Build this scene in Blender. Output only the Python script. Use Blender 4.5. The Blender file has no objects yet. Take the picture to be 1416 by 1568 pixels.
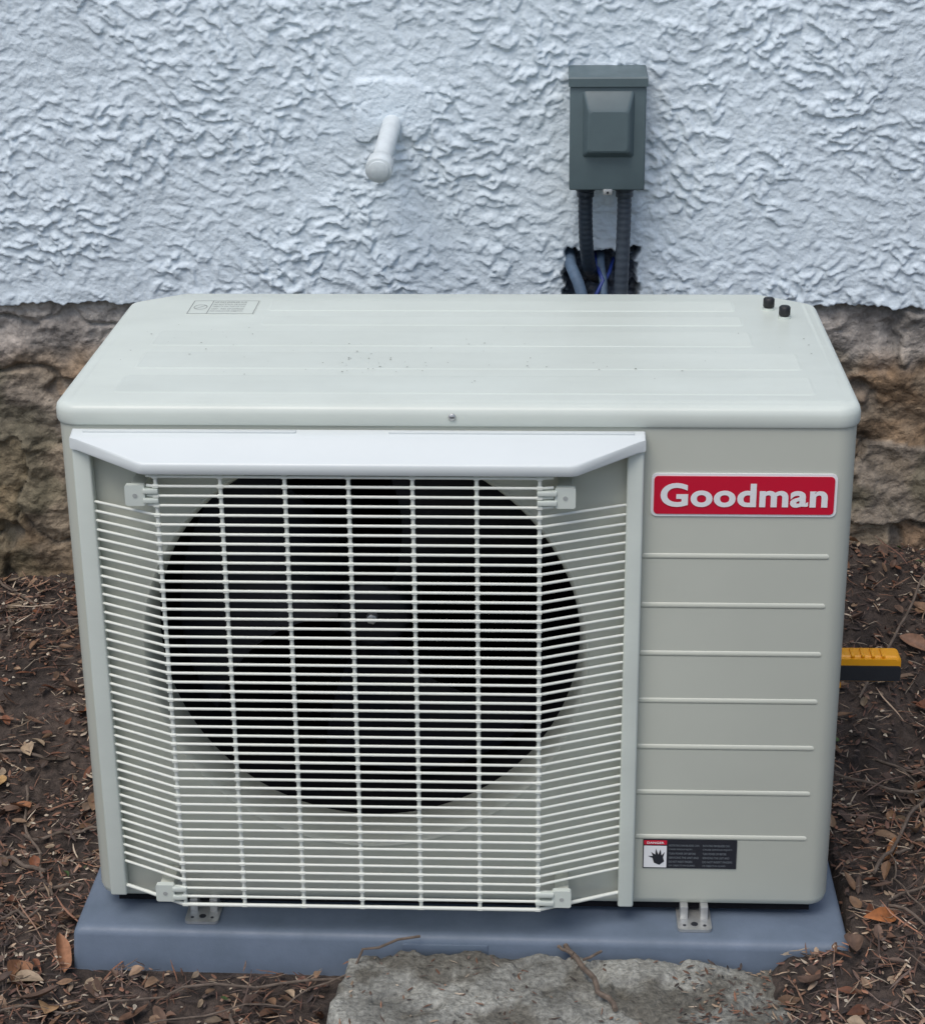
import bpy, bmesh, math, random
import numpy as np
from mathutils import Vector, Matrix
random.seed(7); RNG=np.random.default_rng(11)
scene=bpy.context.scene
col=bpy.context.collection

# ---------------------------------------------------------------- noise
_P=np.random.default_rng(3).permutation(4096)
_G=np.random.default_rng(5).uniform(0,2*np.pi,4096); _GX,_GY=np.cos(_G),np.sin(_G)
def perlin(x,y,s=0):
    x=np.asarray(x,float)+s*17.31; y=np.asarray(y,float)+s*9.77
    xi=np.floor(x).astype(int); yi=np.floor(y).astype(int); xf=x-xi; yf=y-yi
    def g(i,j,dx,dy):
        h=_P[(_P[(i+s*131)%4096]+j)%4096]
        return _GX[h]*dx+_GY[h]*dy
    u=xf*xf*xf*(xf*(xf*6-15)+10); v=yf*yf*yf*(yf*(yf*6-15)+10)
    a=g(xi,yi,xf,yf)*(1-u)+g(xi+1,yi,xf-1,yf)*u
    b=g(xi,yi+1,xf,yf-1)*(1-u)+g(xi+1,yi+1,xf-1,yf-1)*u
    return 1.5*(a*(1-v)+b*v)
def fbm(x,y,o=4,s=0):
    r=0;a=1;f=1
    for i in range(o):
        r=r+a*perlin(x*f,y*f,s+i); a*=.5; f*=2.03
    return r
def sstep(a,b,x):
    t=np.clip((x-a)/(b-a),0,1); return t*t*(3-2*t)

# ---------------------------------------------------------------- materials
def mat(name,color,rough=.6,metal=0,nscale=None,namp=.1,bump=None,bstr=.2,bdist=.002,vcol=False,spec=.5,color2=None,detail=4,coat=0,stretch=None):
    m=bpy.data.materials.new(name); m.use_nodes=True; nt=m.node_tree; N=nt.nodes; L=nt.links
    b=N["Principled BSDF"]; b.inputs["Roughness"].default_value=rough; b.inputs["Metallic"].default_value=metal
    b.inputs["Specular IOR Level"].default_value=spec
    b.inputs["Coat Weight"].default_value=coat
    b.inputs["Base Color"].default_value=(*color,1)
    tc=N.new("ShaderNodeTexCoord")
    src=None
    if vcol:
        a=N.new("ShaderNodeAttribute"); a.attribute_name="Col"; src=a.outputs["Color"]
    if nscale:
        n=N.new("ShaderNodeTexNoise"); n.inputs["Scale"].default_value=nscale; n.inputs["Detail"].default_value=detail; n.inputs["Roughness"].default_value=.62
        if stretch:
            mp=N.new("ShaderNodeMapping"); mp.inputs["Scale"].default_value=stretch
            L.new(tc.outputs["Object"],mp.inputs[0]); L.new(mp.outputs[0],n.inputs["Vector"])
        else: L.new(tc.outputs["Object"],n.inputs["Vector"])
        r=N.new("ShaderNodeMapRange"); r.inputs[1].default_value=.3; r.inputs[2].default_value=.7
        L.new(n.outputs["Fac"],r.inputs[0])
        mx=N.new("ShaderNodeMix"); mx.data_type='RGBA'
        if vcol:
            r.inputs[3].default_value=1-namp; r.inputs[4].default_value=1+namp
            mx.blend_type='MULTIPLY'; mx.inputs[0].default_value=1
            L.new(src,mx.inputs[6]); L.new(r.outputs[0],mx.inputs[7])
        else:
            c2=color2 or tuple(c*(1-namp) for c in color)
            mx.inputs[6].default_value=(*color,1); mx.inputs[7].default_value=(*c2,1)
            L.new(r.outputs[0],mx.inputs[0])
            rr=N.new("ShaderNodeMapRange"); rr.inputs[1].default_value=.3; rr.inputs[2].default_value=.7
            rr.inputs[3].default_value=rough*.88; rr.inputs[4].default_value=min(1,rough*1.15)
            L.new(n.outputs["Fac"],rr.inputs[0]); L.new(rr.outputs[0],b.inputs["Roughness"])
        src=mx.outputs[2]
    if src: L.new(src,b.inputs["Base Color"])
    if bump:
        n2=N.new("ShaderNodeTexNoise"); n2.inputs["Scale"].default_value=bump; n2.inputs["Detail"].default_value=4
        L.new(tc.outputs["Object"],n2.inputs["Vector"])
        bp=N.new("ShaderNodeBump"); bp.inputs["Strength"].default_value=bstr; bp.inputs["Distance"].default_value=bdist
        L.new(n2.outputs["Fac"],bp.inputs["Height"]); L.new(bp.outputs[0],b.inputs["Normal"])
    return m
M_body=mat("painted_steel_beige",(.55,.57,.49),.40,nscale=4,namp=.07,bump=900,bstr=.04,bdist=.0005)
M_lid=mat("painted_steel_lid",(.64,.69,.625),.36,nscale=9,namp=.11,bump=900,bstr=.04,bdist=.0005,stretch=(.45,1,1),detail=6)
M_cage=mat("coated_wire_cream",(.74,.765,.69),.4,nscale=30,namp=.05)
M_hood=mat("plastic_hood_white",(.70,.745,.73),.36,nscale=6,namp=.05)
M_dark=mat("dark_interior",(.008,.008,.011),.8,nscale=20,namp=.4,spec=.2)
M_fan=mat("fan_plastic_dark",(.008,.009,.014),.5,nscale=15,namp=.3,spec=.3)
M_coil=mat("coil_fins",(.04,.045,.055),.4,metal=.4)
M_pad=mat("pad_plastic_bluegrey",(.150,.190,.250),.5,nscale=14,namp=.0,color2=(.11,.145,.19),bump=350,bstr=.25,bdist=.001,detail=6)
M_red=mat("label_red",(.58,.008,.035),.35,nscale=40,namp=.04)
M_white=mat("label_white",(.80,.81,.81),.4,nscale=40,namp=.03)
M_black=mat("black_print",(.02,.022,.03),.4,nscale=60,namp=.2)
M_grey=mat("faint_ink",(.40,.42,.40),.6,nscale=60,namp=.2)
M_rubber=mat("black_rubber",(.012,.012,.013),.45,nscale=80,namp=.2)
M_galv=mat("galvanised_steel",(.55,.56,.55),.42,metal=.7,nscale=60,namp=.25)
M_box=mat("box_grey_paint",(.095,.135,.145),.42,nscale=18,namp=.15,bump=600,bstr=.06,bdist=.0005)
M_cond=mat("conduit_dark",(.018,.030,.045),.45,nscale=40,namp=.3)
M_cond2=mat("conduit_grey",(.06,.078,.10),.45,nscale=40,namp=.25)
M_pipe=mat("painted_pvc",(.70,.76,.77),.42,nscale=50,namp=.14,bump=120,bstr=.4,bdist=.001)
M_insul=mat("insulation_blue",(.10,.16,.24),.7,nscale=50,namp=.4)
M_blue=mat("blue_tape",(.015,.04,.22),.4,nscale=40,namp=.3)
M_yel=mat("tool_yellow",(.85,.38,.012),.4,nscale=40,namp=.1)
M_toolblk=mat("tool_black",(.02,.024,.03),.45,nscale=40,namp=.2)
M_stucco=mat("stucco_paint",(.8,.84,.86),.55,vcol=True,nscale=30,namp=.05,bump=170,bstr=.65,bdist=.0026)
M_stone=mat("foundation_stone",(.3,.27,.22),.85,vcol=True,nscale=55,namp=.42,bump=130,bstr=.9,bdist=.005,detail=6)
M_soil=mat("soil",(.1,.07,.05),.95,vcol=True,nscale=70,namp=.6,bump=160,bstr=.9,bdist=.006,detail=6)
M_litter=mat("leaf_litter",(.1,.07,.05),.65,vcol=True,nscale=90,namp=.3)
M_conc=mat("old_concrete",(.35,.35,.32),.9,vcol=True,nscale=150,namp=.5,bump=220,bstr=.9,bdist=.004,detail=6)
M_twig=mat("twig_bark",(.17,.13,.10),.85,nscale=90,namp=.5,bump=300,bstr=.4,bdist=.001)

# ---------------------------------------------------------------- helpers
def link(o,parent=None):
    col.objects.link(o)
    if parent is not None: o.parent=parent
    return o
def empty(name):
    e=bpy.data.objects.new(name,None); col.objects.link(e); e.empty_display_size=.1; return e
def mk(name,v,f,m,parent=None,smooth=35):
    me=bpy.data.meshes.new(name); me.from_pydata([tuple(p) for p in v],[],f); me.update()
    if m is not None: me.materials.append(m)
    o=bpy.data.objects.new(name,me)
    fix(me,smooth); return link(o,parent)
def fix(me,smooth=35,recalc=True):
    if recalc:
        bm=bmesh.new(); bm.from_mesh(me); bmesh.ops.recalc_face_normals(bm,faces=bm.faces); bm.to_mesh(me); bm.free()
    if smooth:
        me.polygons.foreach_set("use_smooth",[True]*len(me.polygons)); me.set_sharp_from_angle(angle=math.radians(smooth))
def grid(name,X,Y,Z,m,colr=None,parent=None,mask=None):
    ny,nx=X.shape; n=nx*ny
    me=bpy.data.meshes.new(name)
    idx=np.arange(n).reshape(ny,nx)
    q=np.stack([idx[:-1,:-1],idx[:-1,1:],idx[1:,1:],idx[1:,:-1]],-1).reshape(-1,4)
    me.vertices.add(n); me.vertices.foreach_set("co",np.stack([X,Y,Z],-1).reshape(-1).astype(np.float32))
    me.loops.add(q.size); me.loops.foreach_set("vertex_index",q.reshape(-1).astype(np.int32))
    me.polygons.add(len(q)); me.polygons.foreach_set("loop_start",(np.arange(len(q))*4).astype(np.int32))
    me.polygons.foreach_set("use_smooth",np.ones(len(q),bool))
    me.update(calc_edges=True)
    if colr is not None:
        a=me.color_attributes.new("Col",'FLOAT_COLOR','POINT')
        c=np.ones((n,4),np.float32); c[:,:3]=colr.reshape(-1,3); a.data.foreach_set("color",c.reshape(-1))
    me.materials.append(m); o=bpy.data.objects.new(name,me); return link(o,parent)
def box(name,x0,x1,y0,y1,z0,z1,m,parent=None,bev=.0,seg=2):
    bm=bmesh.new(); bmesh.ops.create_cube(bm,size=1)
    for v in bm.verts: v.co=Vector(((x0+x1)/2+v.co.x*(x1-x0),(y0+y1)/2+v.co.y*(y1-y0),(z0+z1)/2+v.co.z*(z1-z0)))
    if bev: bmesh.ops.bevel(bm,geom=bm.edges[:],offset=bev,segments=seg,affect='EDGES',profile=.5)
    me=bpy.data.meshes.new(name); bm.to_mesh(me); bm.free(); me.materials.append(m); fix(me,40)
    return link(bpy.data.objects.new(name,me),parent)
def tube_vf(path,r,n=8,radf=None,cap=True,base=0):
    P=[Vector(p) for p in path]; V=[];F=[]
    prevN=None
    for i,p in enumerate(P):
        t=((P[min(i+1,len(P)-1)]-P[max(i-1,0)])).normalized()
        if prevN is None:
            a=Vector((0,0,1)) if abs(t.z)<.9 else Vector((1,0,0)); nn=(a-t*a.dot(t)).normalized()
        else: nn=(prevN-t*prevN.dot(t)).normalized()
        prevN=nn; bb=t.cross(nn); rr=r*(radf(i/(len(P)-1)) if radf else 1)
        for k in range(n):
            an=2*math.pi*k/n; V.append(p+nn*math.cos(an)*rr+bb*math.sin(an)*rr)
    for i in range(len(P)-1):
        for k in range(n):
            a=base+i*n+k; b=base+i*n+(k+1)%n; F.append((a,b,b+n,a+n))
    if cap:
        F.append(tuple(base+k for k in range(n))[::-1]); F.append(tuple(base+(len(P)-1)*n+k for k in range(n)))
    return V,F
def tube(name,path,r,m,parent=None,n=12,radf=None):
    V,F=tube_vf(path,r,n,radf); return mk(name,V,F,m,parent,50)
def tubes(name,paths,m,parent=None,n=8):
    V=[];F=[]
    for path,r in paths:
        v,f=tube_vf(path,r,n,base=len(V)); V+=v;F+=f
    return mk(name,V,F,m,parent,50)
def cyl(name,c,axis,r,h,m,parent=None,n=32,bev=.0):
    a=Vector(axis).normalized(); c=Vector(c)
    if bev:
        ts=[(0,r-bev),(bev,r),(h-bev,r),(h,r-bev)]
    else: ts=[(0,r),(h,r)]
    u=a.orthogonal().normalized(); w=a.cross(u); V=[];F=[]
    for t,rr in ts:
        for k in range(n):
            an=2*math.pi*k/n; V.append(c+a*t+u*rr*math.cos(an)+w*rr*math.sin(an))
    for i in range(len(ts)-1):
        for k in range(n): F.append((i*n+k,i*n+(k+1)%n,(i+1)*n+(k+1)%n,(i+1)*n+k))
    F.append(tuple(range(n))[::-1]); F.append(tuple((len(ts)-1)*n+k for k in range(n)))
    return mk(name,V,F,m,parent,50)
def rings(name,rs,m,parent=None,smooth=35,caps=True):
    n=len(rs[0]); V=[p for r in rs for p in r]; F=[]
    for i in range(len(rs)-1):
        for k in range(n): F.append((i*n+k,i*n+(k+1)%n,(i+1)*n+(k+1)%n,(i+1)*n+k))
    if caps: F.append(tuple(range(n))[::-1]); F.append(tuple((len(rs)-1)*n+k for k in range(n)))
    return mk(name,V,F,m,parent,smooth)
def rrect(x0,x1,z0,z1,r,n=6):
    o=[]
    for cx,cz,a0 in((x1-r,z1-r,0),(x0+r,z1-r,90),(x0+r,z0+r,180),(x1-r,z0+r,270)):
        for i in range(n+1):
            a=math.radians(a0+90*i/n); o.append((cx+r*math.cos(a),cz+r*math.sin(a)))
    return o
def plate_front(name,x0,x1,z0,z1,r,y0,y1,m,parent,n=6):
    o=rrect(x0,x1,z0,z1,r,n); return rings(name,[[(x,y0,z) for x,z in o],[(x,y1,z) for x,z in o]],m,parent)
def text(name,body,x,z,width,height,y,m,parent,off=0.0,flat=None):
    c=bpy.data.curves.new(name,'FONT'); c.body=body; c.size=1; c.offset=off; c.extrude=.0; c.resolution_u=6
    c.space_character=1.0+off*1.5
    o=bpy.data.objects.new(name,c); col.objects.link(o)
    dg=bpy.context.evaluated_depsgraph_get(); me=bpy.data.meshes.new_from_object(o.evaluated_get(dg))
    bpy.data.objects.remove(o,do_unlink=True)
    co=np.array([v.co[:] for v in me.vertices]); mn=co.min(0); mxx=co.max(0)
    sx=width/(mxx[0]-mn[0]); sz=height/(mxx[1]-mn[1]) if height else sx
    for v in me.vertices:
        a=(v.co.x-mn[0])*sx; b=(v.co.y-mn[1])*sz
        v.co=(x+a,y,z+b) if flat is None else (x+a,z+b,flat)
    me.materials.clear(); me.materials.append(m)
    return link(bpy.data.objects.new(name,me),parent)

# ---------------------------------------------------------------- heat pump outdoor unit
unit=empty("heat_pump_outdoor_unit")
W=.946; H=.673; D=.517; SEAM=.648
XA,XB=-.007,.951
def corner(p,a,b,r,n=7):
    p=Vector(p);u=(Vector(a)-p).normalized();v=(Vector(b)-p).normalized()
    ang=u.angle(v); t=r/math.tan(ang/2); c=p+(u+v).normalized()*(r/math.sin(ang/2))
    s=p+u*t-c; e=p+v*t-c; out=[]
    for i in range(n+1):
        k=i/n; q=(s*(1-k)+e*k).normalized()*r; out.append(c+q)
    return out
def outline(ins=0):
    P=[(XA+ins,0+ins),(XB-ins,0+ins),(XB-ins,.458),(.876,D-ins),(.064,D-ins),(XA+ins,.462)]
    R=[.028,.028,.02,.02,.02,.02]; o=[]
    for i,p in enumerate(P): o+=corner(p,P[i-1],P[(i+1)%len(P)],max(.006,R[i]-ins))
    return o
def ol(z,ins): return [(p.x,p.y,z) for p in outline(ins)]
body=rings("cabinet",[ol(-.009,.010),ol(-.005,.005),ol(.003,.0025),ol(SEAM+.004,.0025)],M_body,unit)
CX,CZ,R=.3575,.350,.276
cut=cyl("cutter",(CX,-.05,CZ),(0,1,0),R,.49,M_dark,None,n=128)
md=body.modifiers.new("b",'BOOLEAN'); md.operation='DIFFERENCE'; md.object=cut; md.solver='EXACT'
bpy.context.view_layer.update()
me=bpy.data.meshes.new_from_object(body.evaluated_get(bpy.context.evaluated_depsgraph_get()))
body.modifiers.clear(); body.data=me; bpy.data.objects.remove(cut,do_unlink=True)
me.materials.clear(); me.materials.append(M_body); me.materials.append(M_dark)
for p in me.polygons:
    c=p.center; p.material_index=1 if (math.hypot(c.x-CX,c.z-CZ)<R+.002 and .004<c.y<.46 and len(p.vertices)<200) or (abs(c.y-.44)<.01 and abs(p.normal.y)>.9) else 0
fix(me,35,False)
def ring_prof(name,prof,m,n=128,parent=unit):
    rs=[[(CX+r*math.cos(2*math.pi*k/n),y,CZ+r*math.sin(2*math.pi*k/n)) for k in range(n)] for r,y in prof]
    return rings(name,rs,m,parent,40,caps=False)
ring_prof("bellmouth",[(.2785,.0028),(.2782,.0018),(.2760,.0014),(.2735,.003),(.270,.012),(.268,.03),(.2675,.068),(.271,.073)],M_body)
# lid
rings("lid",[ol(SEAM,.0),ol(SEAM+.003,-.0012),ol(.662,-.0012),ol(.668,.0005),ol(.6715,.004),ol(.673,.009)],M_lid,unit,60)
rings("lid_panel_raise",[[(p.x,p.y,.6725) for p in outline(.014)],[(p.x,p.y,.6740) for p in outline(.020)]],M_lid,unit,20)
for i,(y0,y1,x0,x1) in enumerate([(.040,.118,.055,.905),(.140,.218,.06,.90),(.240,.316,.06,.85),(.338,.390,.19,.845),(.410,.470,.19,.84)]):
    a=rrect(x0,x1,y0,y1,.010); b=rrect(x0+.006,x1-.006,y0+.006,y1-.006,.006)
    rings("lid_rib_%d"%(i+1),[[(x,y,.6735) for x,y in a],[(x,y,.6747) for x,y in b]],M_lid,unit,10)
def flatline(paths,name,m,z,w=.0007,parent=unit):
    V=[];F=[]
    for a,b in paths:
        a=Vector(a);b=Vector(b);t=(b-a).normalized();n=Vector((-t.y,t.x))*w
        k=len(V); V+=[(*(a-n),z),(*(b-n),z),(*(b+n),z),(*(a+n),z)]; F.append((k,k+1,k+2,k+3))
    return mk(name,V,F,m,parent,0)
zt=.6748
rings("sticker_film",[[(x,y,.6737) for x,y in rrect(.083,.178,.394,.465,.003)],[(x,y,.6745) for x,y in rrect(.0832,.1778,.3942,.4648,.003)]],M_lid,unit)
pts=[(.085,.396),(.176,.396),(.176,.463),(.085,.463)]
pl=[(pts[i],pts[(i+1)%4]) for i in range(4)]+[((.112,.396),(.112,.463))]
circ=[(.0985+.009*math.cos(a),.430+.012*math.sin(a)) for a in np.linspace(0,2*math.pi,17)]
pl+=[(circ[i],circ[i+1]) for i in range(16)]+[((.092,.421),(.105,.439))]
M_ink=mat("sticker_ink",(.25,.26,.25),.6,nscale=60,namp=.2)
flatline(pl,"sticker_lines",M_ink,zt,.0005)
for i in range(5):
    text("sticker_text_%d"%i,["NE PAS EMPILER SUR","DO NOT STACK OR PLACE","OBJECTS ON TOP OF THE","UNIT - RISK OF DAMAGE","NO COLOCAR OBJETOS"][i],.115,.452-.0115*i,.03+.012*((i*3)%3)+.015,.0062,0,M_ink,unit,flat=zt)
M_speck=mat("dust_specks",(.24,.25,.21),.8,nscale=60,namp=.3)
V=[];F=[]
for (sx,sy,sn,sp) in [(.34,.17,16,.03),(.40,.13,8,.03),(.5,.25,34,.25),(.5,.15,34,.28),(.12,.30,10,.04)]:
    for i in range(sn):
        x=sx+random.gauss(0,sp);y=sy+random.gauss(0,.03);r=random.uniform(.0003,.0015);a=random.random()*3;k=len(V)
        if not(.02<x<.92 and .03<y<.45): continue
        for q in range(5): V.append((x+r*random.uniform(.5,1.6)*math.cos(a+q*1.256),y+r*random.uniform(.5,1.6)*math.sin(a+q*1.256),.6754))
        F.append(tuple(range(k,k+5)))
mk("dirt_specks",V,F,M_speck,unit,0)
for i,(x,y) in enumerate([(.883,.425),(.900,.383)]):
    cyl("cap_washer_%d"%i,(x,y,.6735),(0,0,1),.0085,.0035,M_lid,unit)
    cyl("rubber_cap_%d"%i,(x,y,.677),(0,0,1),.0078,.014,M_rubber,unit,24,.002)
cyl("lid_screw",(.470,-.0010,.660),(0,-1,0),.0046,.003,M_galv,unit,16,.001)
box("lid_screw_slot",.4675,.4725,-.0046,-.0041,.6595,.6605,M_black,unit)
# right panel embossed ribs
for i in range(7):
    z=.483-.065*i
    rr=[]
    for y,hz in((.004,.0040),(.0024,.0037),(.0015,.0020)):
        rr.append([(x,y,zz) for x,zz in rrect(.697,.922-.001*i,z-hz,z+hz,hz*.9,4)])
    rings("panel_rib_%d"%(i+1),rr,M_body,unit,60)
# brand badge
plate_front("brand_badge_border",.7065,.9265,.5355,.590,.007,.003,.0008,M_white,unit)
plate_front("brand_badge_field",.7097,.9233,.5387,.5868,.005,.0025,-.0002,M_red,unit)
text("brand_badge_text","Goodman",.7175,.5480,.198,.0305,-.0010,M_white,unit,off=.032)
# danger label
plate_front("danger_label",.708,.828,.0475,.0895,.0008,.003,.0010,M_black,unit,2)
plate_front("danger_label_white",.7093,.7385,.0490,.0805,.0005,.002,.0004,M_white,unit,2)
plate_front("danger_label_red",.7093,.7385,.0825,.0885,.0005,.002,.0004,M_red,unit,2)
text("danger_label_head","DANGER",.713,.0840,.022,.0032,-.0002,M_white,unit,off=.02)
hv=[(.716,.066),(.722,.063),(.724,.056),(.731,.053),(.737,.058),(.7355,.064),(.7375,.072),(.7335,.067),(.732,.076),(.7295,.068),(.726,.077),(.7255,.068),(.720,.072),(.7225,.066)]
mk("danger_label_hand",[(x-.0015,0.0000,z) for x,z in hv],[tuple(range(len(hv)))],M_black,unit,0)
M_lbl=mat("label_text_grey",(.22,.25,.27),.5,nscale=50,namp=.2)
for cidx in range(2):
    for r in range(6):
        s=["ROTATING FAN BLADES CAN","CAUSE SERIOUS INJURY.","TURN POWER OFF BEFORE","SERVICING THE UNIT AND","DO NOT INSERT FINGERS","OR OBJECTS IN GUARD."][r]
        text("danger_label_line_%d%d"%(cidx,r),s,.7415+.043*cidx,.0805-.0060*r,.038-.004*((r*5+cidx)%3),.0030,-.0002,M_lbl,unit)
# base & feet
box("base_rail_front",.02,.926,.014,.03,-.020,-.004,M_dark,unit)
for i,x in enumerate([.136,.776]):
    b=rrect(x-.022,x+.022,-.030,.06,.006)
    rings("foot_plate_%d"%i,[[(a,y,-.0285) for a,y in b],[(a,y,-.0245) for a,y in b]],M_galv,unit)
    box("foot_web_a_%d"%i,x-.018,x-.008,-.006,.50,-.026,-.006,M_galv,unit,.001)
    box("foot_web_b_%d"%i,x+.008,x+.018,-.006,.50,-.026,-.006,M_galv,unit,.001)
    cyl("foot_hole_%d"%i,(x,-.017,-.0246),(0,0,1),.0045,.0006,M_black,unit,20)
    for s in(-1,1): cyl("foot_hole_s_%d%d"%(i,s),(x+s*.013,-.020,-.0246),(0,0,1),.0022,.0006,M_black,unit,12)

# fan guard ---------------------------------------------------
YB=-.010; YF=-.055; XL,XBL,XBR,XR=.036,.122,.575,.679
paths=[]
zs=np.linspace(.603,.018,49)
for i,z in enumerate(zs):
    r=.0019
    if i<4 or 46<=i<48: 
        a,b=(.112,.590) if i<4 else (.112,.585)
        paths.append(([(a,YF+.003,z),(XBL,YF,z),(XBR,YF,z),(b,YF+.003,z)],r))
    else:
        paths.append(([(XL-.006,YB,z),(XL+.004,YB-.002,z),(XBL-.004,YF+.002,z),(XBL+.004,YF,z),(XBR-.004,YF,z),(XBR+.004,YF+.002,z),(XR-.004,YB-.002,z),(XR+.006,YB,z)],r if i<48 else .0026))
paths2=[]
VX=[XBL+.001,.1995,.2755,.3505,.4255,.5005,XBR-.001]
for x in VX:
    paths2.append(([(x,YF+.0012,.612),(x,YF+.0012,.016)],.0024))
tubes("guard_wires",paths,M_cage,unit,8)
for x in VX:
    for z in zs: paths2.append(([(x-.0034,YF-.0004,z),(x+.0034,YF-.0004,z)],.0027))
tubes("guard_verticals",paths2,M_cage,unit,6)
box("guard_side_bar_left",.0165,.0385,-.016,-.0005,.004,.632,M_lid,unit,.003,3)
box("guard_side_bar_right",.6765,.6965,-.016,-.0005,-.002,.632,M_lid,unit,.003,3)
for i,(x0,x1,z0,z1,tx) in enumerate([(.086,.110,.566,.592,.122),(.592,.616,.566,.592,.575),(.086,.110,.022,.046,.122),(.592,.616,.022,.046,.575)]):
    plate_front("guard_bracket_%d"%i,x0,x1,z0,z1,.003,-.048,-.056,M_lid,unit)
    cyl("guard_bracket_hole_%d"%i,((x0+x1)/2,-.0562,(z0+z1)/2),(0,-1,0),.0028,.0004,M_grey,unit,16)
    box("guard_bracket_post_%d"%i,x0+.003,x1-.003,-.0485,-.0003,z0+.004,z1-.004,M_body,unit,.002)
    a,b=(x1-.002,tx+.004) if tx>x1 else (tx-.004,x0+.002)
    for dz in(.004,.016): box("guard_bracket_tab_%d_%d"%(i,int(dz*1000)),a,b,-.0590,-.0500,z0+dz,z0+dz+.006,M_lid,unit,.001)
# hood
hp=[(.0155,-.0006),(.0155,-.018),(.024,-.021),(.104,-.062),(.110,-.0635),(.610,-.0635),(.618,-.062),(.690,-.021),(.698,-.018),(.698,-.0006)]
def zt_(y): return .6445+ y*.36
def inset(pts,t):
    cx=.357;cy=-.03; return [(cx+(x-cx)*(1-t/.34),cy+(y-cy)*(1-t/.031)) for x,y in pts]
hi=inset(hp,.0022)
rings("guard_hood",[[(x,y,zt_(y)-.014) for x,y in inset(hp,.001)],[(x,y,zt_(y)-.0125) for x,y in hp],[(x,y,zt_(y)-.0022) for x,y in hp],[(x,y,zt_(y)-.0006) for x,y in inset(hp,.0009)],[(x,y,zt_(y)) for x,y in hi]],M_hood,unit,60)
for i,(a,b) in enumerate([(.03,.285),(.395,.685)]):
    box("hood_emboss_%d"%i,a,b,-.0095,-.0035,.6408,.6437,M_hood,unit,.0008)

# fan -----------------------------------------------------------
cyl("fan_hub",(CX,.115,CZ),(0,1,0),.048,.06,M_fan,unit,48,.008)
cyl("fan_nut",(CX,.100,CZ),(0,1,0),.0075,.02,M_galv,unit,6,.001)
cyl("fan_motor",(CX,.18,CZ),(0,1,0),.06,.12,M_dark,unit,48,.01)
for bI in range(3):
    V=[];F=[];nr,na=14,18
    for i in range(nr):
        r=.045+(.255-.045)*i/(nr-1)
        span=math.radians(52+30*(i/(nr-1))); sweep=math.radians(18)*(i/(nr-1))**1.5
        for j in range(na):
            t=j/(na-1)-.5; a=math.radians(35+120*bI)+sweep+span*t
            y=.145+ .055*(-t*2)*(.9-.2*i/nr)+.015*(2*t)**2
            V.append((CX+r*math.cos(a),y,CZ+r*math.sin(a)))
    for i in range(nr-1):
        for j in range(na-1): F.append((i*na+j,i*na+j+1,(i+1)*na+j+1,(i+1)*na+j))
    mk("fan_blade_%d"%(bI+1),V,F,M_fan,unit,80)
V=[];F=[]
for i in range(130):
    x=CX-.26+.52*i/129; h=math.sqrt(max(0,.262**2-(x-CX)**2)); k=len(V)
    V+=[(x-.0006,.405,CZ-h),(x-.0006,.405,CZ+h),(x+.0006,.437,CZ+h),(x+.0006,.437,CZ-h)]; F.append((k,k+1,k+2,k+3))
mk("coil_fins",V,F,M_coil,unit,0)
box("service_valve_block",.9495,.975,.28,.36,.14,.176,M_galv,unit,.004)

# ---------------------------------------------------------------- pad
pad=empty("equipment_pad")
def padring(z,ins): return [(x,y-(.013*(x)-.001 if y<.2 else 0),z) for x,y in rrect(-.031+ins,.972-ins,-.044+ins,.56-ins,.008)]
rings("pad_slab",[padring(-.100,-.004),padring(-.040,0),padring(-.034,.002),padring(-.0305,.006),padring(-.0290,.012)],M_pad,pad,60)
box("pad_edge_notch",.40,.51,-.0515,-.046,-.060,-.040,M_pad,pad,.001)

# ---------------------------------------------------------------- multimeter tool
tool=empty("clamp_meter")
rings("meter_body",[[(x,y,z) for x,z in rrect(.958,.958+.114,.1785,.212,.007)] for y in (.285,.292)]+[[(x,y,z) for x,z in rrect(.956,.956+.119,.1765,.214,.008)] for y in (.294,.318)],M_yel,tool,40)
plate_front("meter_face",.961,1.0735,.180,.2025,.004,.290,.2825,M_toolblk,tool)
for i in range(4): box("meter_grip_%d"%i,1.005+.014*i,1.010+.014*i,.288,.314,.213,.2165,M_yel,tool,.001)
box("meter_hook",.958,.993,.284,.30,.166,.1765,M_yel,tool,.003)

# ---------------------------------------------------------------- house wall
house=empty("house")
WY=.90; HX0,HX1,HZ0,HZ1=.606,.722,.50,.640
def patch(x,z):
    dx=np.abs(x-.333)-.040; dz=np.abs(z-.868)-.028
    pr=np.hypot(np.maximum(dx,0),np.maximum(dz,0))+.009*perlin(x*24,z*24,31)+.003*perlin(x*80,z*80,32)
    return sstep(.022,.015,pr)
def stucco(x,z):
    wx=.006*perlin(x*45,z*45,21)+.02*perlin(x*9,z*9,25); wz=.006*perlin(x*45,z*45,22)+.02*perlin(x*9,z*9,26)
    X1=x+wx+.22*z; Z1=z+wz
    a=perlin(X1*42,Z1*56,1)
    b=perlin(X1*80,Z1*98,4)
    c=perlin(x*150,z*170,6)
    d=perlin(x*6,z*6,9)
    m=.38+.62*sstep(-.4,.45,perlin(x*7,z*7,14)+.4*perlin(x*18,z*18,15))
    ha=sstep(-.20,.30,a); hb=sstep(-.18,.32,b+.25*a)
    h=(.0028*ha+.0030*hb*(.35+.65*ha)+.0012*c)*m+.003*d
    pm=patch(x,z)
    crack=sstep(.045,.0,np.abs(perlin(x*26,z*26,37)))
    h=h*(1-.85*pm)+pm*(.0052+.0012*perlin(x*35,z*35,33)+.0006*c-.0016*crack)
    return h
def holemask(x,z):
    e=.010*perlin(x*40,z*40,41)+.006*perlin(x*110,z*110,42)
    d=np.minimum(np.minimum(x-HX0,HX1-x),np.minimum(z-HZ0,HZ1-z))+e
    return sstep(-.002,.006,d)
STC=np.array([.68,.77,.82])
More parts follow.
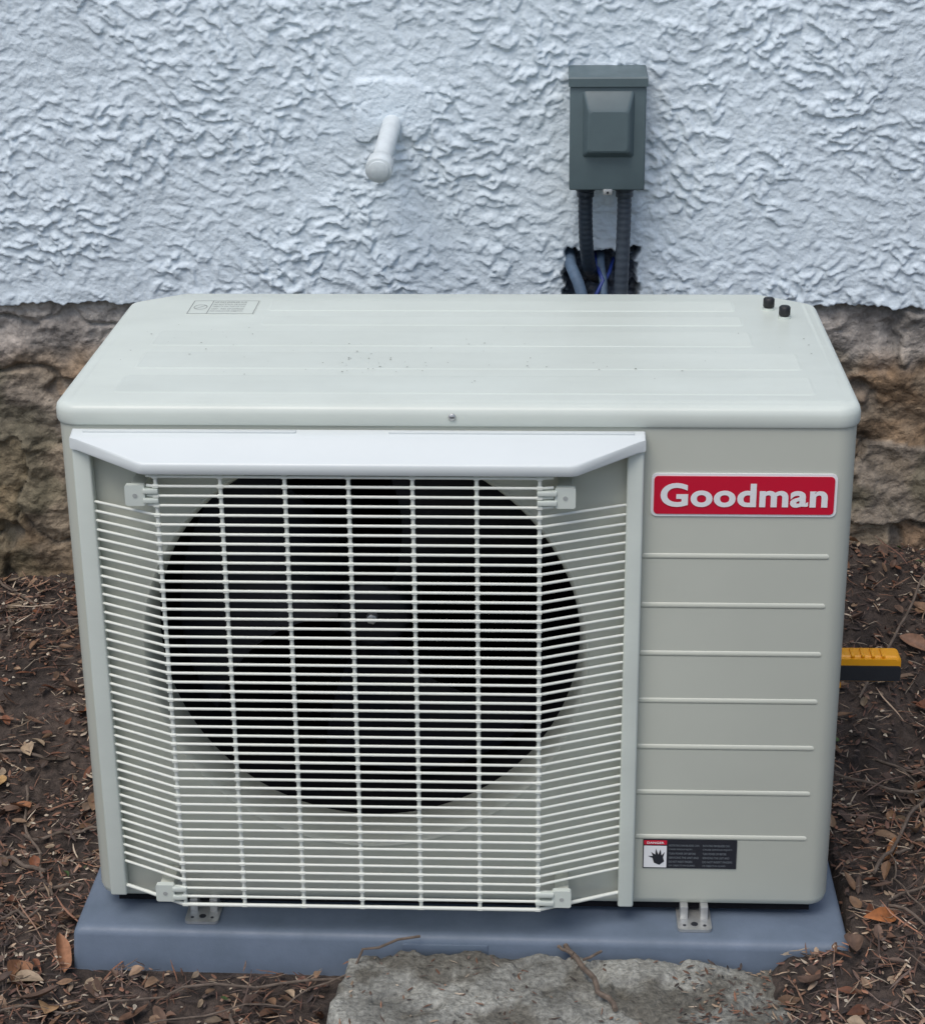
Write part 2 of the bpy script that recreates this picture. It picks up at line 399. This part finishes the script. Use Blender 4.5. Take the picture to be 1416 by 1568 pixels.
xs=np.arange(-.62,1.62,.0022); zz=np.arange(.548,1.25,.0022)
X,Z=np.meshgrid(xs,zz)
Hh=stucco(X,Z); hm=holemask(X,Z)
rag=.007*perlin(X*14,X*0,51)+.005*perlin(X*45,X*0,52)+.003*perlin(X*120,X*0,53)
Zp=Z+rag*np.exp(-(Z-.548)/.03)-.5*(Hh-.004)*(1-hm)
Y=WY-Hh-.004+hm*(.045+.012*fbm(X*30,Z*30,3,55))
Y[0,:]=WY+.05
Zp[0,:]=Zp[1,:]
C=np.ones(X.shape+(3,))*STC
C*= (1+.06*perlin(X*3,Z*3,61)+.04*perlin(X*12,Z*12,62))[...,None]
C=C*(1+.04*patch(X,Z))[...,None]
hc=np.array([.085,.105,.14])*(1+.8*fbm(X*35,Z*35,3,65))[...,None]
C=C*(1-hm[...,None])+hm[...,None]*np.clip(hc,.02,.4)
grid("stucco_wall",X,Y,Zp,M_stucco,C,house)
def sgrid(name,x0,x1,z0,z1,st):
    x=np.arange(x0,x1+st,st); z=np.arange(z0,z1+st,st); A,B=np.meshgrid(x,z)
    c=np.ones(A.shape+(3,))*STC; grid(name,A,WY-stucco(A,B)-.003,B,M_stucco,c,house)
sgrid("stucco_wall_left",-5,-.618,.548,3.2,.015)
sgrid("stucco_wall_right",1.616,6,.548,3.2,.015)
sgrid("stucco_wall_upper",-.63,1.63,1.246,3.2,.012)
box("wall_core",-5,6,WY+.09,WY+.30,-.3,3.2,M_stone,house)
# stone foundation ------------------------------------------------
xs=np.arange(-.9,1.9,.004); zz=np.arange(-.16,.562,.004); X,Z=np.meshgrid(xs,zz)
wx=X+.07*fbm(X*5,Z*5,4,71); wz=Z+.06*fbm(X*4,Z*5,4,75)
rg=np.random.default_rng(29); cells=[]
zrow=-.2
rows=[.20,.13,.19,.12,.11,.08]
for rh in rows:
    x=-1.3+rg.uniform(0,.2)
    while x<2.4:
        w=rg.uniform(.14,.46); cells.append((x+w/2,zrow+rh/2+rg.uniform(-.025,.025),w,rh)); x+=w
    zrow+=rh
cells=np.array(cells)
best=np.full(X.shape,1e9); sec=np.full(X.shape,1e9); bi=np.zeros(X.shape,int)
for i,(cx,cz,w,h) in enumerate(cells):
    d=np.maximum(np.abs(wx-cx)/(w/2),np.abs(wz-cz)/(h/2)); d=(d-1)*min(w,h)/2
    s=d<best; sec=np.where(s,best,np.minimum(sec,d)); bi=np.where(s,i,bi); best=np.where(s,d,best)
gap=(sec-best)
smear=sstep(-.1,.5,fbm(X*5,Z*7,3,85))
st=sstep(.001,.016,gap+.008*perlin(X*30,Z*30,81)+.014*smear)
base=np.array([[.215,.145,.09],[.26,.19,.125],[.165,.12,.085],[.27,.215,.15],[.22,.185,.145],[.20,.135,.08],[.28,.20,.12]])
cc=base[rg.integers(0,len(base),len(cells))]; off=rg.uniform(-.009,.009,len(cells)); tilt=rg.uniform(-.12,.12,len(cells))
mort=np.array([.18,.15,.118])
C=cc[bi]*st[...,None]+mort*(1-st[...,None])
n1=fbm(X*12,Z*16,5,91); C=C*(1+.6*n1)[...,None]
n2=sstep(-.1,.5,fbm(X*6,Z*12,4,95)); C=C*(1-.5*n2[...,None])+.5*n2[...,None]*np.array([.28,.225,.16])
n3=sstep(.15,.5,fbm(X*4,Z*5,4,103)); C=C*(1-.5*n3[...,None])+.5*n3[...,None]*np.array([.11,.105,.06])
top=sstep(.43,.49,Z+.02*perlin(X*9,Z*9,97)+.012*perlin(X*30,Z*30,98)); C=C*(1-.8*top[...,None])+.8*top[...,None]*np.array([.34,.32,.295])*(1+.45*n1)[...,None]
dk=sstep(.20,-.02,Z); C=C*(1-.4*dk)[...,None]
C=np.clip(C,.008,.6)
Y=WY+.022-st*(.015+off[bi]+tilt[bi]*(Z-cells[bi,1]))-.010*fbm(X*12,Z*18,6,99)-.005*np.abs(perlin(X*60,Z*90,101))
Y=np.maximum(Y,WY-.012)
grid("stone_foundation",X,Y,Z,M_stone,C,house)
def fgrid(name,x0,x1):
    x=np.arange(x0,x1+.03,.03); z=np.arange(-.3,.57,.03); A,B=np.meshgrid(x,z); c=np.ones(A.shape+(3,))*np.array([.22,.17,.12])*(1+.4*fbm(A*6,B*9,3,5))[...,None]
    grid(name,A,WY+.012-.012*fbm(A*8,B*8,3,4),B,M_stone,c,house)
fgrid("stone_foundation_left",-5,-.89); fgrid("stone_foundation_right",1.89,6)

# ---------------------------------------------------------------- pvc pipe stub
pipe=empty("vent_pipe_stub")
p0=Vector((.334,WY+.02,.852)); p1=Vector((.325,.725,.806)); dr=(p1-p0).normalized()
cyl("pipe",p0,dr,.0152,(p1-p0).length-.01,M_pipe,pipe,32)
cyl("coupling_cap",p1-dr*.026,dr,.0205,.027,M_pipe,pipe,40,.0008)
cyl("cap_face",p1+dr*.001,dr,.0160,.0026,M_pipe,pipe,32,.0006)

# ---------------------------------------------------------------- disconnect box
db=empty("electrical_disconnect_box")
bx0,bx1,bz0,bz1=.6115,.7275,.757,.930; yb=.893; yf=.812
box("enclosure",bx0+.003,bx1-.003,yf+.014,yb,bz0+.002,bz1-.004,M_box,db,.002)
box("cover",bx0,bx1,yf,yf+.016,bz0,bz1-.014,M_box,db,.0025,3)
rings("cover_hood",[[(bx0-.002,yf-.004,bz1-.014),(bx1+.002,yf-.004,bz1-.014),(bx1+.002,yb+.001,bz1-.014),(bx0-.002,yb+.001,bz1-.014)],
  [(bx0-.002,yf-.004,bz1-.002),(bx1+.002,yf-.004,bz1-.002),(bx1+.002,yb+.001,bz1+.004),(bx0-.002,yb+.001,bz1+.004)],
  [(bx0,yf-.002,bz1),(bx1,yf-.002,bz1),(bx1,yb,bz1+.006),(bx0,yb,bz1+.006)]],M_box,db,30)
def fr(x0,x1,z0,z1,y,r=.005): return [(x,y,z) for x,z in rrect(x0,x1,z0,z1,r)]
rings("cover_emboss",[fr(.630,.711,.806,.911,yf+.002),fr(.632,.709,.809,.909,yf-.001),fr(.639,.702,.818,.884,yf-.016),fr(.642,.699,.821,.880,yf-.0175)],M_box,db,15)
box("hasp",.664,.678,yf-.003,yf+.006,bz0-.007,bz0+.002,M_galv,db,.001)
cyl("hasp_hole",(.671,yf-.0031,bz0-.003),(0,-1,0),.002,.0005,M_black,db,12)
def conduit(name,path,r,m):
    P=[Vector(p) for p in path]; pts=[]
    Q=[P[0]]+P+[P[-1]]
    for i in range(1,len(Q)-2):
        for k in range(24):
            t=k/24; a,b,c,d=Q[i-1],Q[i],Q[i+1],Q[i+2]
            pts.append(.5*((2*b)+(-a+c)*t+(2*a-5*b+4*c-d)*t*t+(-a+3*b-3*c+d)*t**3))
    pts.append(P[-1]); n=len(pts)
    return tube(name,pts,r,m,db,16,radf=lambda u:1+.028*math.sin(u*n*1.57))
for i,(x,m) in enumerate([(.6375,M_cond),(.6985,M_cond2)]):
    cyl("gland_%d"%i,(x,.852,bz0+.004),(0,0,-1),.0155,.014,m,db,20,.002)
    cyl("gland_nut_%d"%i,(x,.852,bz0-.009),(0,0,-1),.0135,.010,m,db,8,.001)
conduit("conduit_a",[(.6375,.852,.745),(.638,.855,.70),(.641,.862,.65),(.648,.885,.61),(.66,.93,.59)],.0112,M_cond)
conduit("conduit_b",[(.6985,.852,.745),(.6985,.853,.70),(.697,.855,.63),(.695,.85,.55),(.69,.80,.40),(.70,.65,.30)],.0112,M_cond2)
ls=empty("refrigerant_line_set")
tube("line_a",[(.613,.93,.632),(.616,.885,.620),(.628,.858,.598),(.640,.845,.56),(.645,.80,.45),(.70,.60,.30)],.0095,M_insul,ls,14)
tube("line_b",[(.665,.93,.63),(.664,.89,.618),(.668,.868,.598),(.670,.855,.55),(.675,.80,.43)],.0065,M_insul,ls,12)
tube("control_cable",[(.655,.93,.628),(.660,.88,.614),(.668,.865,.60),(.655,.858,.575),(.66,.84,.52)],.0035,M_blue,ls,10)
tube("control_cable_b",[(.685,.93,.620),(.678,.885,.608),(.668,.872,.592),(.680,.86,.56)],.003,M_blue,ls,10)

# ---------------------------------------------------------------- ground
def inpad(x,y,m=.0): return (x>-.034-m)&(x<.974+m)&(y>-.058-m)&(y<.56+m)
def gz(x,y):
    rise=sstep(.15,.88,y); right=sstep(.1,1.1,x)
    z=-.083+rise*(.135+.075*right)
    z=z+.048*sstep(.72,.97,x)*sstep(-.45,-.06,y)*(1-sstep(.1,.5,y))
    z=z+.010*fbm(x*4,y*4,3,111)+.008*fbm(x*17,y*17,3,115)+.0035*fbm(x*60,y*60,2,117)
    far=sstep(.8,4,np.hypot(x-.47,y-.2)); z=z*(1-.4*far)
    p=sstep(.010,-.003,np.maximum(np.maximum(-.034-x,x-.974),np.maximum(-.058-y,y-.56)))
    z=np.where(p>0,z*(1-p)+np.minimum(z,-.09)*p,z)
    s=sstep(.03,-.0,np.maximum(np.maximum(.31-x,(x-.84)*.5),np.maximum(-.8-y,y+.05)))
    z=z*(1-s)+np.minimum(z,-.085)*s
    return z
def axis(a,b,st,far,sg):
    c=list(np.arange(a,b,st)); s=st; x=b; hi=[]
    while x<far: s*=1.12; x+=s; hi.append(x)
    s=st; x=a; lo=[]
    while x>-far: s*=1.12; x-=s; lo.append(x)
    return np.array(lo[::-1]+c+hi)
X,Yg=np.meshgrid(axis(-.8,1.7,.006,60,1),axis(-.5,.95,.006,60,1))
Zg=gz(X,Yg); C=np.ones(X.shape+(3,))*np.array([.050,.037,.030])
C=C*(1+.6*fbm(X*12,Yg*12,4,121))[...,None]; C=np.clip(C,.010,.3)
grid("ground",X,Yg,Zg,M_soil,C)
# concrete slab
def slabz(X,Ys):
    e=.012*fbm(X*14,Ys*14,5,131)
    d=np.minimum(np.minimum(X-.318,.93+.030*perlin(Ys*12,Ys*0,133)-X),np.minimum(Ys+.74,-.055-Ys+.010*perlin(X*12,X*0,135)))+e
    t=sstep(-.004,.010,d)
    return t,-.125+t*(.080+.006*fbm(X*7,Ys*7,4,137)-.006*sstep(.1,.5,perlin(X*30,Ys*30,139))+.0025*perlin(X*90,Ys*90,141)-.02*sstep(.72,.95,X))
xs=np.arange(.27,1.06,.0035); ys=np.arange(-.75,-.050,.0035); X,Ys=np.meshgrid(xs,ys)
t,Zs=slabz(X,Ys)
C=np.ones(X.shape+(3,))*np.array([.225,.225,.20]); nn=fbm(X*9,Ys*9,5,143); C=C*(1+.55*nn)[...,None]
mo=sstep(-.1,.4,fbm(X*11,Ys*11,5,147)+.5*sstep(.70,.95,X)); C=C*(1-.78*mo[...,None])+.78*mo[...,None]*np.array([.088,.08,.062])
C=C*(.45+.55*t)[...,None]
grid("concrete_slab",X,Ys,Zs,M_conc,np.clip(C,.01,.7))

# ---------------------------------------------------------------- leaf litter (one merged object)
def height(x,y):
    z=gz(x,y); t,zs=slabz(x,y); on=(x>.28)&(x<1.05)&(y<-.05)&(y>-.74)
    return np.where(on,np.maximum(z,zs),z)
def surf(x,y): return float(height(np.array([x]),np.array([y]))[0])
def scatter(n,x0=-.65,x1=1.6,y0=-.45,y1=.89):
    pts=RNG.uniform([x0,y0],[x1,y1],(n*3,2))
    x,y=pts[:,0],pts[:,1]
    keep=~inpad(x,y,.004)&~((x>.305)&(x<.88)&(y<-.03))&~((x>.0)&(x<.93)&(y>.5))
    return pts[keep][:n]
pal=np.array([[.18,.09,.055],[.14,.07,.05],[.23,.135,.09],[.10,.062,.048],[.32,.23,.155],[.22,.105,.062],[.12,.085,.068],[.44,.36,.27],[.072,.048,.038],[.05,.035,.03]])
V=[];F=[];CO=[]
def addstrip(pts,w,c):
    k=len(V); n=len(pts)
    for i,(p,s,up) in enumerate(pts):
        ww=w*(1-.75*abs(2*i/(n-1)-1)**2)
        V.append(tuple(p+s*ww)); V.append(tuple(p+up*ww*.5)); V.append(tuple(p-s*ww)); CO.extend([c,c,c])
    for i in range(n-1):
        a=k+3*i; F.append((a,a+1,a+4,a+3)); F.append((a+1,a+2,a+5,a+4))
def needles(P,lmin,lmax,wmin,wmax,lift,bright=1):
    Zb=height(P[:,0],P[:,1])
    dens=fbm(P[:,0]*5,P[:,1]*5,3,151)
    for (x,y),zb,dn in zip(P,Zb,dens):
        if RNG.random()<sstep(.0,.7,-dn)*.75: continue
        L=RNG.uniform(lmin,lmax)*(.6+.4*RNG.random()); a=RNG.uniform(0,2*np.pi); tl=RNG.normal(0,.22); bend=RNG.normal(0,.35)
        c=tuple(pal[RNG.integers(0,len(pal))]*RNG.uniform(.45,1.3)*bright*(1+.35*dn))
        n=5; p=Vector((x,y,zb+RNG.uniform(.001,lift))); pts=[]
        p=p-Vector((math.cos(a),math.sin(a),tl))*L/2
        for i in range(n):
            aa=a+bend*(i/(n-1)-.5); dd=Vector((math.cos(aa),math.sin(aa),tl+.15*math.sin(i*1.7+a)))
            pts.append((p.copy(),Vector((-math.sin(aa),math.cos(aa),0)),Vector((0,0,1)))); p=p+dd*L/(n-1)
        addstrip(pts,RNG.uniform(wmin,wmax),c)
needles(scatter(12000),.012,.045,.0006,.0013,.014)
needles(scatter(12000),.006,.020,.0012,.0036,.012)
needles(scatter(700),.04,.11,.0009,.0018,.022,1.25)
ps=RNG.uniform([.33,-.40],[.92,-.07],(380,2)); needles(ps,.004,.018,.0006,.0018,.003,.9)
ps=RNG.uniform([.74,-.40],[.95,-.065],(500,2)); needles(ps,.005,.018,.0008,.0024,.005,.8)
def leaf(x,y,L,w,c,z=None,a=None):
    zb=surf(x,y) if z is None else z
    a=RNG.uniform(0,2*np.pi) if a is None else a; rx,ry=RNG.normal(0,.35,2); curl=RNG.uniform(.1,.9); bendv=RNG.uniform(-.5,.7)
    k=len(V); nu,nv=8,5
    Rm=Matrix.Rotation(a,3,'Z')@Matrix.Rotation(rx,3,'X')@Matrix.Rotation(ry,3,'Y')
    for i in range(nu):
        u=i/(nu-1); prof=math.sin(math.pi*u**.8)**.8 if 0<u<1 else .03
        for j in range(nv):
            v=j/(nv-1)*2-1; wv=w*prof*(1+.12*math.sin(7*u+x*90))
            p=Vector(((u-.5)*L,v*wv,abs(v)**1.5*wv*curl+bendv*L*(u-.5)**2+.04*w*math.sin(9*u+4*v)))
            p=Rm@p; V.append((x+p.x,y+p.y,zb+.010+p.z)); s=.75 if j==2 else 1; CO.append((c[0]*s,c[1]*s,c[2]*s))
    for i in range(nu-1):
        for j in range(nv-1): F.append((k+i*nv+j,k+i*nv+j+1,k+(i+1)*nv+j+1,k+(i+1)*nv+j))
lp=[(.16,.085,.05),(.21,.12,.065),(.11,.065,.045),(.28,.18,.11),(.13,.08,.055),(.36,.27,.18),(.20,.075,.035)]
for x,y in scatter(1300):
    leaf(x,y,RNG.uniform(.012,.034),RNG.uniform(.003,.008),tuple(np.array(lp[RNG.integers(0,7)])*RNG.uniform(.4,1.1)))
for x,y in scatter(90):
    leaf(x,y,RNG.uniform(.040,.062),RNG.uniform(.007,.012),tuple(np.array(lp[RNG.integers(0,7)])*RNG.uniform(.6,1.2)))
for (x,y,L,w_,c) in [(-.24,.36,.06,.014,(.45,.28,.12)),(-.14,.52,.055,.012,(.33,.12,.05)),(-.19,.30,.05,.012,(.30,.13,.06)),(-.05,-.04,.07,.012,(.30,.14,.07)),(-.10,-.07,.05,.016,(.25,.12,.06)),(-.04,-.15,.055,.014,(.36,.22,.11)),(1.02,-.0,.06,.010,(.34,.12,.035)),(1.06,.18,.05,.009,(.3,.13,.05)),(1.16,.62,.06,.012,(.24,.13,.08))]:
    leaf(x,y,L,w_,c)
for x,y in scatter(45):
    leaf(x,y,RNG.uniform(.008,.016),RNG.uniform(.003,.005),(.06,.11,.03))
for x,y in scatter(900):
    leaf(x,y,RNG.uniform(.004,.010),RNG.uniform(.001,.003),(.48,.42,.33))
me=bpy.data.meshes.new("leaf_litter"); me.from_pydata(V,[],F); me.update()
ca=me.color_attributes.new("Col",'FLOAT_COLOR','POINT'); arr=np.ones((len(V),4),np.float32); arr[:,:3]=np.clip(np.array(CO),.01,.7); ca.data.foreach_set("color",arr.reshape(-1))
me.polygons.foreach_set("use_smooth",[True]*len(F)); me.materials.append(M_litter)
link(bpy.data.objects.new("leaf_litter",me))
# twigs
tw=[]
def twig(x0,y0,x1,y1,r,lift=.01,wob=.012,zfix=None,arch=0):
    n=14; P=[]
    for i in range(n):
        t=i/(n-1); x=x0+(x1-x0)*t; y=y0+(y1-y0)*t
        z=(surf(x,y) if zfix is None else zfix)+lift+arch*math.sin(math.pi*t)
        P.append((x+wob*float(perlin(t*3,x0*9,5)),y+wob*float(perlin(t*3,y0*9,8)),z+.4*wob*float(perlin(t*4,x0*5,3))))
    tw.append((P,r))
twig(-.16,-.19,.12,-.125,.0016,.012,.012); twig(.10,-.13,.42,-.065,.0018,.020,.016)
twig(.05,-.22,.33,-.10,.0012,.02,.02)
twig(.604,-.050,.672,-.185,.0036,.0,.012,-.036); twig(.618,-.075,.600,-.060,.0022,.0,.003,-.033); twig(.630,-.088,.655,-.07,.0018,.0,.003,-.033)
twig(-.30,.30,-.16,.06,.0045); twig(-.28,.22,-.12,.16,.003); twig(-.35,.05,-.08,.12,.0025); twig(-.1,.1,-.2,.35,.002)
twig(1.02,.10,1.18,.42,.0025,.02); twig(1.0,.35,1.25,.30,.0022,.02); twig(1.03,.05,1.3,.22,.002,.015); twig(1.05,.5,1.2,.75,.002,.03)
for i in range(190):
    x,y=(RNG.uniform(-.6,1.6),RNG.uniform(-.3,.85))
    if inpad(x,y,.06) or (.25<x<1.0 and y<0): continue
    a=RNG.uniform(0,6.28); L=RNG.uniform(.04,.18); x1,y1=x+L*math.cos(a),y+L*math.sin(a)
    if inpad(x1,y1,.01): continue
    twig(x,y,x1,min(y1,.88),RNG.uniform(.0007,.0025),RNG.uniform(.004,.02),.015)
tubes("fallen_twigs",tw,M_twig,None,7)

# ---------------------------------------------------------------- light
w=bpy.data.worlds.new("World"); scene.world=w; w.use_nodes=True; nt=w.node_tree
sky=nt.nodes.new("ShaderNodeTexSky"); sky.sky_type='NISHITA'; sky.sun_disc=False
EL,AZ=62,205
sky.sun_elevation=math.radians(EL); sky.sun_rotation=math.radians(AZ); sky.dust_density=3; sky.air_density=1; sky.ozone_density=1.5
nt.links.new(sky.outputs[0],nt.nodes["Background"].inputs[0]); nt.nodes["Background"].inputs[1].default_value=.15
sl=bpy.data.lights.new("sun",'SUN'); sl.energy=1.35; sl.angle=math.radians(35); sl.color=(1,.97,.92)
so=bpy.data.objects.new("sun",sl); col.objects.link(so)
a=math.radians(AZ); e=math.radians(EL); ds=Vector((math.sin(a)*math.cos(e),math.cos(a)*math.cos(e),math.sin(e)))
so.rotation_euler=ds.to_track_quat('Z','Y').to_euler(); so.location=ds*5

# ---------------------------------------------------------------- camera
cd=bpy.data.cameras.new("camera"); cam=bpy.data.objects.new("camera",cd); col.objects.link(cam)
yaw,pit,rol=-.0492,.3727,-.0111
f=Vector((math.sin(yaw)*math.cos(pit),math.cos(yaw)*math.cos(pit),-math.sin(pit)))
r=Vector((math.cos(yaw),-math.sin(yaw),0)); u=r.cross(f)
c,s=math.cos(rol),math.sin(rol); r2=c*r+s*u; u2=-s*r+c*u
mw=Matrix((( r2.x,u2.x,-f.x,.5884),(r2.y,u2.y,-f.y,-2.1801),(r2.z,u2.z,-f.z,1.3926),(0,0,0,1)))
cam.matrix_world=mw
cd.sensor_fit='HORIZONTAL'; cd.sensor_width=36; cd.lens=36*2984.6/1416; cd.clip_end=300; cd.clip_start=.05
scene.camera=cam
scene.view_settings.view_transform='Standard'; scene.view_settings.look='None'; scene.view_settings.exposure=0
